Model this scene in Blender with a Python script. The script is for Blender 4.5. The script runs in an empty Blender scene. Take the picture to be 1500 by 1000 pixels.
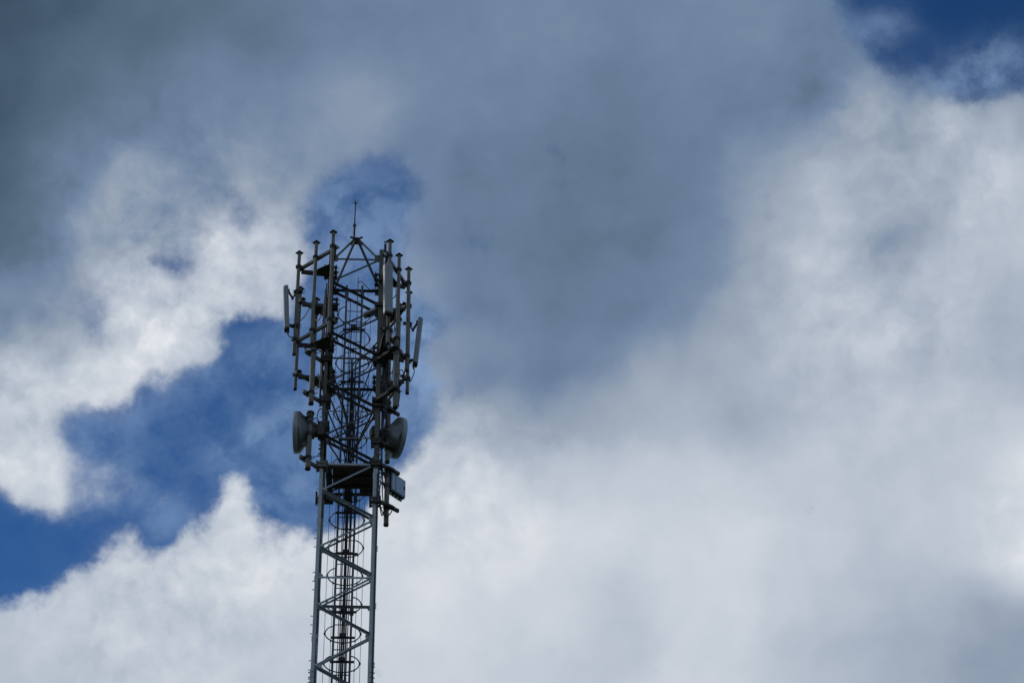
import bpy, bmesh, math, random
from mathutils import Vector, Matrix
random.seed(7)
scene = bpy.context.scene
COL = scene.collection
V3 = Vector

# ------------------------------------------------------------------ helpers
class MB:
    """collects boxes, bars, tubes and lathes and links them as one mesh object"""
    def __init__(self):
        self.v = []; self.f = []; self.m = []; self.sm = []
    def add(self, verts, faces, mi=0, smooth=False):
        b = len(self.v)
        self.v += [tuple(p) for p in verts]
        for f in faces:
            self.f.append(tuple(i + b for i in f)); self.m.append(mi); self.sm.append(smooth)
        return self
    def box(self, c, ax, ay, az, mi=0):
        c = V3(c); ax = V3(ax); ay = V3(ay); az = V3(az)
        vs = [c + sx*ax + sy*ay + sz*az for sz in (-1, 1) for sy in (-1, 1) for sx in (-1, 1)]
        return self.add(vs, [(0,2,3,1),(4,5,7,6),(0,1,5,4),(2,6,7,3),(0,4,6,2),(1,3,7,5)], mi)
    def abox(self, c, s, mi=0):
        return self.box(c, (s[0]/2,0,0), (0,s[1]/2,0), (0,0,s[2]/2), mi)
    def bar(self, p, q, w, h, up=(0,0,1), mi=0):
        p = V3(p); q = V3(q); d = (q-p); L = d.length; d.normalize()
        s = d.cross(V3(up)).normalized(); u = s.cross(d)
        return self.box((p+q)/2, d*L/2, s*w/2, u*h/2, mi)
    def angle(self, p, q, n, out, w=.06, t=.008, edge=1, mi=0):
        """L section: flat leg in the plane across n, standing leg along out at the edge side"""
        p = V3(p); q = V3(q); n = V3(n); d = (q-p); L = d.length; d.normalize()
        a = n.cross(d).normalized()
        if a.z < 0: a = -a
        c = (p+q)/2
        self.box(c, d*L/2, a*w/2, n*t/2, mi)
        o = V3(out)
        self.box(c + a*edge*(w/2 - t/2) + o*(w/2 + t/2), d*L/2, a*t/2, o*w/2, mi)
        return self
    def tube(self, pts, r, n=8, mi=0, cap=True, smooth=True):
        pts = [V3(p) for p in pts]; rings = []; prev = None
        rs = r if isinstance(r, (list, tuple)) else [r]*len(pts)
        for i, p in enumerate(pts):
            d = (pts[min(i+1, len(pts)-1)] - pts[max(i-1, 0)]).normalized()
            if prev is None:
                a = d.cross(V3((0.13,0.21,1)) if abs(d.z) < .9 else V3((1,0.1,0))).normalized()
            else:
                a = (prev - d*prev.dot(d)).normalized()
            prev = a; b = d.cross(a)
            rings.append([p + rs[i]*(math.cos(2*math.pi*k/n)*a + math.sin(2*math.pi*k/n)*b) for k in range(n)])
        vs = [v for rg in rings for v in rg]; fs = []
        for i in range(len(rings)-1):
            for k in range(n):
                k2 = (k+1) % n
                fs.append((i*n+k, i*n+k2, (i+1)*n+k2, (i+1)*n+k))
        self.add(vs, fs, mi, smooth)
        if cap:
            self.add(rings[0], [tuple(reversed(range(n)))], mi); self.add(rings[-1], [tuple(range(n))], mi)
        return self
    def lathe(self, o, axis, prof, n=48, mi=0, smooth=True):
        """prof: list of (distance along axis, radius)"""
        o = V3(o); ax = V3(axis).normalized()
        a = ax.cross(V3((0,0,1))).normalized(); b = ax.cross(a)
        vs = []; fs = []
        for (h, r) in prof:
            for k in range(n):
                t = 2*math.pi*k/n
                vs.append(o + ax*h + max(r, 1e-4)*(math.cos(t)*a + math.sin(t)*b))
        for i in range(len(prof)-1):
            for k in range(n):
                k2 = (k+1) % n
                fs.append((i*n+k, i*n+k2, (i+1)*n+k2, (i+1)*n+k))
        return self.add(vs, fs, mi, smooth)
    def build(self, name, mats, parent=None, loc=None):
        o0 = V3(loc) if loc is not None else (parent_origin(parent) if parent else V3((0,0,0)))
        me = bpy.data.meshes.new(name)
        me.from_pydata([tuple(V3(p)-o0) for p in self.v], [], self.f)
        if not isinstance(mats, (list, tuple)): mats = [mats]
        for m in mats: me.materials.append(m)
        for p, mi, s in zip(me.polygons, self.m, self.sm):
            p.material_index = mi; p.use_smooth = s
        bm = bmesh.new(); bm.from_mesh(me); bmesh.ops.recalc_face_normals(bm, faces=bm.faces); bm.to_mesh(me); bm.free()
        ob = bpy.data.objects.new(name, me); COL.objects.link(ob)
        if parent: ob.parent = parent
        else: ob.location = o0
        return ob

ORIGIN = {}
def parent_origin(o):
    return ORIGIN.get(o.name, V3((0,0,0)))
def tag(o, label, cat, group=None, kind=None):
    if label: o['label'] = label
    if cat: o['category'] = cat
    if group: o['group'] = group
    if kind: o['kind'] = kind
    return o
def thing(name, loc, label, cat, group=None):
    e = bpy.data.objects.new(name, None); COL.objects.link(e)
    e.location = loc; e.empty_display_size = .2; ORIGIN[e.name] = V3(loc)
    return tag(e, label, cat, group)
def sub_origin(child, parent):
    ORIGIN[child.name] = parent_origin(parent)
def copy_thing(src, loc, label):
    r = src.copy(); COL.objects.link(r); r.location = loc; r['label'] = label; ORIGIN[r.name] = V3(loc)
    for ch in src.children:
        c = ch.copy(); COL.objects.link(c); c.parent = r
        for g in ch.children:
            d = g.copy(); COL.objects.link(d); d.parent = c
    return r
def smooth_path(pts, k=7):
    P = [V3(p) for p in pts]; P = [2*P[0]-P[1]] + P + [2*P[-1]-P[-2]]; out = []
    for i in range(1, len(P)-2):
        for j in range(k):
            t = j/k
            out.append(.5*((2*P[i]) + (P[i+1]-P[i-1])*t + (2*P[i-1]-5*P[i]+4*P[i+1]-P[i+2])*t*t + (3*P[i]-P[i-1]-3*P[i+1]+P[i+2])*t**3))
    out.append(P[-2]); return out

# ------------------------------------------------------------------ materials
def metal(name, c1, c2, rough=.55, metallic=.25, scale=9, streak=3.0, rust=0, bump=.15):
    m = bpy.data.materials.new(name); m.use_nodes = True
    nt = m.node_tree; N = nt.nodes; Lk = nt.links; b = N['Principled BSDF']
    tc = N.new('ShaderNodeTexCoord'); mp = N.new('ShaderNodeMapping')
    geo = N.new('ShaderNodeNewGeometry')
    mp.inputs['Scale'].default_value = (scale, scale, scale/streak)
    Lk.new(geo.outputs['Position'], mp.inputs['Vector'])
    n1 = N.new('ShaderNodeTexNoise'); n1.inputs['Scale'].default_value = 1; n1.inputs['Detail'].default_value = 6; n1.inputs['Roughness'].default_value = .65
    Lk.new(mp.outputs[0], n1.inputs['Vector'])
    r = N.new('ShaderNodeValToRGB'); r.color_ramp.elements[0].position = .32; r.color_ramp.elements[1].position = .68
    r.color_ramp.elements[0].color = (*c1, 1); r.color_ramp.elements[1].color = (*c2, 1)
    Lk.new(n1.outputs['Fac'], r.inputs['Fac'])
    last = r.outputs['Color']
    if rust:
        n2 = N.new('ShaderNodeTexNoise'); n2.inputs['Scale'].default_value = 5.5; n2.inputs['Detail'].default_value = 8
        Lk.new(geo.outputs['Position'], n2.inputs['Vector'])
        rr = N.new('ShaderNodeValToRGB'); rr.color_ramp.elements[0].position = .62 - .1*rust; rr.color_ramp.elements[1].position = .74
        Lk.new(n2.outputs['Fac'], rr.inputs['Fac'])
        mx = N.new('ShaderNodeMixRGB'); mx.inputs['Color2'].default_value = (.085, .045, .028, 1)
        Lk.new(rr.outputs['Color'], mx.inputs['Fac']); Lk.new(last, mx.inputs['Color1']); last = mx.outputs['Color']
    Lk.new(last, b.inputs['Base Color'])
    mr = N.new('ShaderNodeMapRange'); mr.inputs['To Min'].default_value = rough-.12; mr.inputs['To Max'].default_value = rough+.15
    Lk.new(n1.outputs['Fac'], mr.inputs['Value']); Lk.new(mr.outputs['Result'], b.inputs['Roughness'])
    b.inputs['Metallic'].default_value = metallic
    bp = N.new('ShaderNodeBump'); bp.inputs['Strength'].default_value = bump; bp.inputs['Distance'].default_value = .003
    Lk.new(n1.outputs['Fac'], bp.inputs['Height']); Lk.new(bp.outputs[0], b.inputs['Normal'])
    return m
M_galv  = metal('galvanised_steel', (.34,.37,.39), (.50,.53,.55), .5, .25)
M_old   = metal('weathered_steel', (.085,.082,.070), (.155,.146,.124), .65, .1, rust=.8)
M_pipe  = metal('weathered_pipe', (.128,.121,.100), (.215,.203,.170), .62, .1, rust=.5)
M_dark  = metal('dark_bracket_steel', (.030,.029,.027), (.060,.056,.050), .6, .1, rust=.6)
M_cap   = metal('black_cap', (.018,.018,.018), (.035,.034,.033), .6, 0)
M_rad   = metal('grey_radome', (.22,.25,.27), (.30,.33,.35), .45, 0, scale=4, bump=.03)
M_dish  = metal('dish_shell', (.115,.122,.13), (.19,.20,.21), .33, .6, scale=3, bump=.03)
M_rim   = metal('dish_rim', (.26,.27,.27), (.36,.37,.37), .4, .2, scale=3, bump=.03)
M_cab   = metal('cabinet_paint', (.28,.38,.50), (.35,.45,.57), .42, .05, scale=3, bump=.04)
M_rub   = metal('black_cable', (.010,.010,.011), (.022,.022,.023), .5, 0, bump=.02)
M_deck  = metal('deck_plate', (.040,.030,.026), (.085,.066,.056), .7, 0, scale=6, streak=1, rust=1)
M_con   = metal('concrete', (.28,.27,.25), (.38,.37,.35), .85, 0, scale=3, streak=1)
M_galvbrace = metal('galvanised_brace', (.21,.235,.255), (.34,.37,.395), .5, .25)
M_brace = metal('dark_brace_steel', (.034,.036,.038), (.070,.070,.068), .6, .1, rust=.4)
M_lad   = metal('ladder_steel', (.085,.095,.105), (.14,.15,.16), .55, .2)

# ------------------------------------------------------------------ tower geometry
PANEL = 2.8597           # height of one braced panel
BASE = .127              # foot of the legs
HW = .62                 # half width over the leg corners
def level(k): return BASE + (k + 10)*PANEL
TOP = level(3)
SPL = level(1) - .14     # splice between the galvanised legs below and the weathered legs above
ROD_TOP = TOP + .26
CORNERS = [(-1,-1), (1,-1), (1,1), (-1,1)]
FACES = [(V3((0,-1,0)), V3((1,0,0))), (V3((1,0,0)), V3((0,1,0))), (V3((0,1,0)), V3((-1,0,0))), (V3((-1,0,0)), V3((0,-1,0)))]

# ground and footing
g = MB(); n = 48
rings = [0, 6, 20, 60, 200, 800, 6000]
vs = [(0,0,0)]; fs = []
for R in rings[1:]:
    for k in range(n):
        t = 2*math.pi*k/n; vs.append((R*math.cos(t), R*math.sin(t), 0))
for k in range(n): fs.append((0, 1+k, 1+(k+1) % n))
for i in range(len(rings)-2):
    for k in range(n):
        a = 1+i*n+k; b = 1+i*n+(k+1) % n; fs.append((a, b, b+n, a+n))
g.add(vs, fs)
mg = bpy.data.materials.new('grass_ground'); mg.use_nodes = True
nt = mg.node_tree; nz = nt.nodes.new('ShaderNodeTexNoise'); nz.inputs['Scale'].default_value = 60; nz.inputs['Detail'].default_value = 8
tcg = nt.nodes.new('ShaderNodeNewGeometry'); sc_ = nt.nodes.new('ShaderNodeVectorMath'); sc_.operation = 'SCALE'; sc_.inputs['Scale'].default_value = .02
nt.links.new(tcg.outputs['Position'], sc_.inputs[0]); nt.links.new(sc_.outputs[0], nz.inputs['Vector'])
rg = nt.nodes.new('ShaderNodeValToRGB'); rg.color_ramp.elements[0].color = (.028,.045,.016,1); rg.color_ramp.elements[1].color = (.085,.10,.045,1)
nt.links.new(nz.outputs['Fac'], rg.inputs['Fac']); nt.links.new(rg.outputs['Color'], nt.nodes['Principled BSDF'].inputs['Base Color'])
nt.nodes['Principled BSDF'].inputs['Roughness'].default_value = .95
tag(g.build('ground', mg), None, None, kind='structure')
ft = MB().abox((0,0,.06), (2.6,2.6,.13))
tag(ft.build('footing', M_con), None, None, kind='structure')

tower = thing('lattice_tower', (0,0,BASE), 'tall square grey steel lattice tower with zigzag bracing and a pyramid top', 'lattice tower')

def leg_mesh(sx, sy):
    m = MB(); w = .072 if sx < 0 else .098; t = .011
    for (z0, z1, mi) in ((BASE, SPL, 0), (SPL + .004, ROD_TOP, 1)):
        # flange lying in the x face plane and flange lying in the y face plane, butted at the corner
        m.abox((sx*(HW - w/2), sy*(HW - t/2), (z0+z1)/2), (w, t, z1-z0), mi)
        m.abox((sx*(HW - t/2), sy*(HW - t - (w-t)/2), (z0+z1)/2), (t, w-t, z1-z0), mi)
    for k in range(-9, 3):                      # splice plates with bolt heads, every panel
        z = level(k) + .42; mi = 0 if z < SPL else 1
        if k % 2 == 0: continue
        m.abox((sx*(HW - .036), sy*(HW + .0065), z), (.062, .011, .46), mi)
        m.abox((sx*(HW + .0065), sy*(HW - .036), z), (.011, .062, .46), mi)
        for j in range(4):
            zz = z - .17 + j*.115
            m.tube([(sx*(HW - .036), sy*(HW + .01), zz), (sx*(HW - .036), sy*(HW + .034), zz)], .014, 6, mi)
            m.tube([(sx*(HW + .01), sy*(HW - .036), zz), (sx*(HW + .045), sy*(HW - .036), zz)], .014, 6, mi)
    # gusset plates where the bracing meets the leg
    for k in range(-4, 3):
        for j in range(4):
            z = level(k) + j*PANEL/4; mi = 0 if z < SPL else 1
            onx = (-sx*sy > 0) == (j % 2 == 0) or j == 0
            ony = (sx*sy > 0) == (j % 2 == 0) or j == 0
            for on, along in ((onx, 0), (ony, 1)):
                if not on: continue
                def pt(e, o, zz): return (sx*(HW - e), sy*(HW + o), zz) if along == 0 else (sx*(HW + o), sy*(HW - e), zz)
                q = [(.06, -.07), (.12, -.07), (.17, -.03), (.17, .03), (.12, .07), (.06, .07)]
                f0 = [pt(e, -.012, z + dz) for e, dz in q]; f1 = [pt(e, -.021, z + dz) for e, dz in q]
                m.add(f0 + f1, [tuple(range(6)), tuple(reversed(range(6, 12)))] + [(i, (i+1) % 6, 6+(i+1) % 6, 6+i) for i in range(6)], mi)
                for dz in (-.045, .03):
                    for e in (.085, .14): m.tube([pt(e, -.012, z + dz), pt(e, .018, z + dz)], .012, 6, mi)
    z = TOP
    m.abox((sx*(HW - .135), sy*(HW - .0165), z), (.14, .009, .2), 1)
    m.abox((sx*(HW - .0165), sy*(HW - .135), z), (.009, .14, .2), 1)
    return m
for sx, sy in CORNERS:
    lm = leg_mesh(sx, sy)
    if (sx, sy) == (-1, -1):                    # step bolts on the left front leg
        for i in range(60):
            z = 24.0 + i*.21
            if i % 5 in (1, 2, 3): lm.tube([(-HW - .004, -HW + .04, z), (-HW - .05, -HW + .04, z)], .010, 6, 0 if z < SPL else 1)
    lm.build('leg', [M_galv, M_old], tower)

def fpt(n, r, s, z, d):      # a point on a face: s along r, d outward of the leg corner plane
    p = n*(HW + d) + r*s; return V3((p.x, p.y, z))
EDGE = HW - .078
low = MB()
for k in range(-10, 3):
    for n, r in FACES:
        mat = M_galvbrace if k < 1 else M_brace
        z0 = level(k)
        ends = [(EDGE, z0), (-EDGE, z0 + PANEL/4), (EDGE, z0 + PANEL/2), (-EDGE, z0 + 3*PANEL/4), (EDGE, z0 + PANEL)]
        for j in range(4):
            (s0, a), (s1, b) = ends[j], ends[j+1]
            a += .03; b -= .03
            if n.x != 0 and j % 2 == 0: args = (fpt(n, r, s0, a, -.040), fpt(n, r, s1, b, -.040), n, -n, .044, .008, 1)
            elif j % 2 == 0:   # falls to the right: bolted outside, standing leg outward along the top edge
                args = (fpt(n, r, s0, a, .006), fpt(n, r, s1, b, .006), n, n, .046, .008, 1)
            else:            # rises to the right: bolted inside, standing leg inward
                args = (fpt(n, r, s0, a, -.027), fpt(n, r, s1, b, -.027), n, -n, .044, .008, 1)
            if k >= -2: MB().angle(*args).build('diagonal_brace', mat, tower)
            else: low.angle(*args)
for k in range(-9, 4):
    for n, r in FACES:
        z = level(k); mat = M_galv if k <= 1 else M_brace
        args = (fpt(n, r, -EDGE, z - .01, -.040), fpt(n, r, EDGE, z - .01, -.052), n, -n, .046, .008, 1)
        if k >= -1: MB().angle(*args).build('horizontal_brace', mat, tower)
        else: low.angle(*args)
for zq in (1.25, 1.5):
    n, r = FACES[0]; z = level(zq)
    MB().angle(fpt(n, r, -EDGE, z - .03, -.052), fpt(n, r, EDGE, z - .03, -.052), n, -n, .03, .006, 1).build('horizontal_brace', M_pipe, tower)
lo = low.build('lower_bracing', M_galv, tower); lo['kind'] = 'stuff'
APEX = V3((-.035, 0, TOP + 1.06))
for sx, sy in CORNERS:
    MB().bar((sx*(HW - .10), sy*(HW - .10), TOP + .03), (APEX.x + sx*.05, sy*.05, APEX.z - .02), .042, .042).build('apex_brace', M_brace, tower)
ap = MB().abox((APEX.x, 0, APEX.z), (.17, .17, .03)).tube([(APEX.x, 0, APEX.z - .09), (APEX.x, 0, APEX.z + .05)], .055, 10)
for sx, sy in CORNERS: ap.bar((APEX.x + sx*.05, sy*.05, APEX.z), (APEX.x + sx*.14, sy*.14, APEX.z - .02), .05, .016)
ap.build('apex_plate', M_dark, tower)

# lightning rod on the apex
rod = thing('lightning_rod', (APEX.x - .06, 0, APEX.z), 'thin dark lightning rod with a spiked tip on the very top of the tower', 'lightning rod')
rx = APEX.x - .06
MB().tube([(rx, 0, APEX.z - .02), (rx, 0, APEX.z + .46)], .026, 10).tube([(rx, 0, APEX.z + .43), (rx, 0, APEX.z + .48)], .04, 10).build('lower_mast', M_dark, rod)
MB().tube([(rx, 0, APEX.z + .44), (rx + .005, 0, APEX.z + 1.2)], [.018, .013], 8).build('rod', M_dark, rod)
sp = MB().tube([(rx + .005, 0, APEX.z + 1.12), (rx + .005, 0, APEX.z + 1.16)], .024, 8)
for k in range(5):
    t = 2*math.pi*k/5 + .5
    sp.tube([(rx + .005, 0, APEX.z + 1.14), (rx + .005 + .10*math.cos(t), .10*math.sin(t), APEX.z + 1.2)], [.008, .003], 5)
sp.tube([(rx + .005, 0, APEX.z + 1.14), (rx + .006, 0, APEX.z + 1.30)], [.009, .003], 5)
sp.build('spiked_tip', M_dark, rod)

# ------------------------------------------------------------------ ladder with safety cage
LX0, LX1, LY = -.235, .125, .52
LCX = (LX0 + LX1)/2
lad = thing('access_ladder', (LCX, LY, BASE), 'dark steel caged ladder running up inside the tower to the top', 'ladder')
for x in (LX0, LX1):
    MB().abox((x, LY, (BASE + TOP + .12)/2), (.046, .03, TOP + .12 - BASE)).build('rail', M_lad, lad)
nr = 0; rl = MB()
z = TOP - .05
while z > .4:
    pts = [(LX0 + .024, LY, z), (LX1 - .024, LY, z)]
    if z > 26.4: MB().tube(pts, .011, 6).build('rung', M_lad, lad)
    else: rl.tube(pts, .011, 6)
    z -= .30
o = rl.build('rung', M_lad, lad); o['kind'] = 'stuff'
HR = .37; HY = LY + .30
def hoop_pts(z, k=22):
    a0 = math.atan2(LY - HY, LX1 - LCX); a1 = math.pi - a0
    return [(LCX + (HR if 0 < i < k else math.hypot(LY-HY, LX1-LCX))*math.cos(a0 + (a1-a0)*i/k), HY + (HR if 0 < i < k else math.hypot(LY-HY, LX1-LCX))*math.sin(a0 + (a1-a0)*i/k), z) for i in range(k+1)]
hz = 31.08 + PANEL/4*8
hoops = []
while hz > 24:
    if hz < TOP - .3:
        MB().tube(hoop_pts(hz), .0135, 6).build('cage_hoop', M_lad, lad); hoops.append(hz)
    hz -= PANEL/4
for ang in (0, 48, 90, 132, 180):
    t = math.radians(ang); x = LCX + (HR + .012)*math.cos(t); y = HY + (HR + .012)*math.sin(t)
    s = MB().abox((x, y, (24 + hoops[0])/2), (.010, .010, hoops[0] - 24 + .04))
    for h in hoops: s.abox((x, y, h), (.032, .032, .04))
    s.build('cage_strap', M_lad, lad)
for k in range(-2, 4):
    for x in (LX0, LX1):
        MB().abox((x + .0, LY + .036, level(k) - .13), (.085, .034, .17)).build('mounting_bracket', M_dark, lad)
# hand rail hook over the ladder head
MB().tube(smooth_path([(.02, .44, 33.4), (.02, .44, TOP), (.02, .44, TOP + .1), (.06, .43, TOP + .18), (.16, .43, TOP + .1), (.30, .44, TOP - .06), (.42, .45, TOP - .03)], 6), .010, 6).build('grab_rail', M_lad, lad)

# ------------------------------------------------------------------ service platform
DZ = level(1) + .035
plat = thing('service_platform', (0, 0, DZ), 'dark brown steel service deck inside the tower seen from below', 'platform')
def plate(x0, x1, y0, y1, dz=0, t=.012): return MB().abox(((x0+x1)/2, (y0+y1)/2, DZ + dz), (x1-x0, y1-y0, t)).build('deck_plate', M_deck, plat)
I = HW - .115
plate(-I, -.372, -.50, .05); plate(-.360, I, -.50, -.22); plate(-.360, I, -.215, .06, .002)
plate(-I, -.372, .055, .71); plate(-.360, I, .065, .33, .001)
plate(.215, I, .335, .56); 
b = MB()
for y in (-.46, -.1, .27): b.abox((0, y, DZ - .045), (2*I, .05, .07))
b.build('deck_beam', M_deck, plat)
MB().abox((0, .572, DZ - .03), (2*I, .05, .06)).build('deck_beam', M_dark, plat)
MB().abox((-.53, .74, DZ - .07), (.34, .05, .20)).build('edge_channel', M_deck, plat)
MB().abox((-.725, .69, DZ - .07), (.04, .20, .24)).build('edge_channel', M_dark, plat)

# ------------------------------------------------------------------ antenna frames and pipes
LEGS = {'fl': (-.575,-.575), 'fr': (.575,-.575), 'bl': (-.575,.575), 'br': (.575,.575)}
PIPES = {'fl': [(-.51,-1.46), (-.90,-1.09), (-1.295,-.72)],
         'fr': [(.77,-1.41), (.975,-.93), (1.195,-.45)],
         'bl': [(-1.31,.55), (-.945,.94), (-.565,1.25)],
         'br': [(1.205,.46), (.985,.93), (.775,1.38)]}
ZBASE = {'fl': 34.41, 'fr': 34.21, 'bl': 34.41, 'br': 34.27}
ZUP, ZLO = 2.50, .40

def make_frame(c, z, label):
    lx, ly = LEGS[c]; pts = PIPES[c]; A = V3((*pts[0], z)); B = V3((*pts[2], z)); Lp = V3((lx, ly, z))
    fr = thing('antenna_frame', (lx, ly, z), label, 'antenna frame', 'triangular frames carrying the antenna pipes')
    d = (B-A).normalized(); nrm = V3((-d.y, d.x, 0)); mid = (A+B)/2
    if nrm.dot(Lp - mid) < 0: nrm = -nrm
    off = nrm*.075
    MB().bar(A - d*.07 + off, B + d*.07 + off, .06, .075).build('crossbar', M_pipe, fr)
    for P in (A, B):
        e = (P + off) - Lp; el = e.length; e.normalize()
        MB().bar(Lp + e*.11 + V3((0,0,-.085)), P + off - e*.01 + V3((0,0,-.085)), .06, .09).build('arm', M_dark, fr)
    # horizontal gusset between the arms by the leg
    e1 = (A + off - Lp).normalized(); e2 = (B + off - Lp).normalized()
    gm = MB(); zz = V3((0,0,-.14))
    tri = [Lp + e1*.06, Lp + e1*.50, Lp + (e1+e2)*.27, Lp + e2*.50, Lp + e2*.06]
    top = [p + zz + V3((0,0,.006)) for p in tri]; bot = [p + zz - V3((0,0,.006)) for p in tri]; q = len(tri)
    gm.add(top + bot, [tuple(range(q)), tuple(reversed(range(q, 2*q)))] + [(i, (i+1) % q, q+(i+1) % q, q+i) for i in range(q)])
    gm.build('gusset', M_dark, fr)
    cl = MB()
    for dz in (-.09, .05):
        s = .105
        cl.abox((lx, ly - s, z+dz), (.30, .02, .075)); cl.abox((lx, ly + s, z+dz), (.30, .02, .075))
        cl.abox((lx - s, ly, z+dz), (.02, .19, .075)); cl.abox((lx + s, ly, z+dz), (.02, .19, .075))
        for sx in (-.125, .125):
            cl.tube([(lx + sx, ly - .19, z+dz), (lx + sx, ly + .19, z+dz)], .012, 6)
            cl.tube([(lx + sx, ly - .135, z+dz), (lx + sx, ly - .115, z+dz)], .022, 6)
        for sy in (-.06, .06):
            cl.tube([(lx - .17, ly + sy, z+dz+.012), (lx + .19, ly + sy, z+dz+.012)], .011, 6)
    cl.build('clamp', M_dark, fr)
    br = MB()
    for P in (A, B): br.bar(P + off*2.2 + V3((0,0,.045)), P - off*.7 + V3((0,0,.045)), .11, .014)
    br.build('end_plate', M_dark, fr)
    return fr
WHERE = {'fl': 'left front leg', 'fr': 'right front leg', 'bl': 'left back leg', 'br': 'right back leg'}
for c in ('fl', 'fr', 'bl', 'br'):
    up = make_frame(c, ZBASE[c] + ZUP, 'upper triangular dark steel frame holding three capped pipes off the tower\'s ' + WHERE[c])
    copy_thing(up, (*LEGS[c], ZBASE[c] + ZLO), 'lower triangular dark steel frame holding three capped pipes off the tower\'s ' + WHERE[c])

PL = 2.93
def make_pipe(loc, label):
    t = thing('mount_pole', loc, label, 'antenna pipe', 'capped antenna pipes around the tower head')
    x, y, z = loc
    MB().tube([(x, y, z), (x, y, z + PL)], .040, 14).build('pipe', M_pipe, t)
    MB().tube([(x, y, z - .012), (x, y, z + .022)], .0425, 14).build('end_plug', M_cap, t)
    s = .098; cz = z + PL - .012
    MB().add([(x - s, y, cz), (x, y - s, cz), (x + s, y, cz), (x, y + s, cz),
              (x - s, y, cz + .010), (x, y - s, cz + .010), (x + s, y, cz + .010), (x, y + s, cz + .010), (x, y, cz + .08)],
             [(0,3,2,1), (0,1,5,4), (1,2,6,5), (2,3,7,6), (3,0,4,7), (4,5,8), (5,6,8), (6,7,8), (7,4,8)]).build('pyramid_cap', M_cap, t)
    for zz in (ZUP, ZLO):
        MB().tube([(x, y, z + zz - .035), (x, y, z + zz + .035)], .056, 14).abox((x + .0, y, z + zz), (.135, .05, .04)).abox((x, y, z + zz), (.05, .135, .04)).build('collar', M_dark, t)
    return t
PLABEL = {
 'fl': ['thin grey capped pipe nearest the left front leg, its cap highest on the left',
        'thin grey capped pipe in the middle of the three at the left front corner',
        'thin grey capped pipe beside the narrow left panel antenna, outermost at the left front corner'],
 'fr': ['capped pipe rising behind the wide pale front panel antenna',
        'thin grey capped pipe in the middle of the three at the right front corner',
        'thin grey capped pipe farthest right, at the outer end of the right front crossbar'],
 'bl': ['thin dark capped pipe at the far left, outer end of the left back frame',
        'capped pipe partly hidden behind the middle left front pipe, on the back frame',
        'capped pipe on the left back frame, seen beside the left leg'],
 'br': ['grey capped pipe carrying the tilted right panel antenna on the right back frame',
        'capped pipe partly hidden behind the middle right front pipe, on the right back frame',
        'capped pipe on the right back frame hidden mostly behind the right leg']}
proto = None
for c in ('fl', 'fr', 'bl', 'br'):
    for (x, y), lab in zip(PIPES[c], PLABEL[c]):
        loc = (x, y, ZBASE[c])
        if proto is None: proto = make_pipe(loc, lab)
        else: copy_thing(proto, loc, lab)

# ------------------------------------------------------------------ short stand-off poles with two arms each
def standoff(c, pos, z0, z1, za, zb, label, r=.058, ext=.16):
    lx, ly = LEGS[c]; x, y = pos
    t = thing('standoff_pole', (x, y, z0), label, 'stand-off pole', 'short thick pipes held off the front legs by two arms')
    MB().tube([(x, y, z0), (x, y, z1)], r, 16).build('pipe', M_pipe, t)
    MB().tube([(x, y, z0 - .012), (x, y, z0 + .03)], r + .003, 16).build('end_plug', M_cap, t)
    MB().tube([(x, y, z1 - .02), (x, y, z1 + .03)], r + .028, 12).build('top_cap', M_cap, t)
    for z in (za, zb):
        P = V3((x, y, z)); Lp = V3((lx, ly, z)); e = (P - Lp).normalized(); s = V3((-e.y, e.x, 0))*(r + .035)
        if (s.y < 0) != (c == 'fr'): s = -s
        a = MB().bar(Lp + e*.02 + s, P + e*ext + s, .055, .075)
        a.build('arm', M_dark if c == 'fr' else M_pipe, t)
        k = MB().tube([P - V3((0,0,.03)), P + V3((0,0,.03))], r + .016, 14)
        k.bar(P - e*.10 + s*1.1, P + e*.10 + s*1.1, .10, .05)
        for q in (-.085, .085): k.tube([P + e*q - s*1.1, P + e*q + s*1.6], .011, 6)
        k.build('pole_clamp', M_dark, t)
        g = MB()
        for dz in (-.03, .05):
            g.abox((lx, ly - .095, z+dz), (.25, .02, .06)); g.abox((lx, ly + .095, z+dz), (.25, .02, .06))
            g.abox((lx - .095, ly, z+dz), (.02, .17, .06)); g.abox((lx + .095, ly, z+dz), (.02, .17, .06))
            for sx in (-.11, .11): g.tube([(lx + sx, ly - .17, z+dz), (lx + sx, ly + .17, z+dz)], .011, 6)
        g.build('leg_clamp', M_dark if z > level(1) + .05 or c == 'fr' else M_pipe, t)
    return t
standoff('fl', (-.86,-.87), 32.95, 34.50, 34.36, 33.25, 'thick bare grey pipe above the left dish, held off the left front leg')
standoff('fl', (-.86,-.90), 31.21, 32.66, 32.55, 31.50, 'thick grey pipe crossing in front of the left dish', .060)
standoff('fr', (.96,-1.00), 32.78, 34.66, 34.34, 33.22, 'thick bare grey pipe above the right dish, held off the right front leg', .058)
standoff('fr', (.805,-.36), 31.79, 33.23, 33.13, 32.14, 'thick grey pipe carrying the right dish', .054, .24)
standoff('fr', (.815,-.36), 30.17, 31.50, 31.56, 30.60, 'thick grey pipe carrying the blue grey equipment box, lowest on the right', .054, .26)

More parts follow.
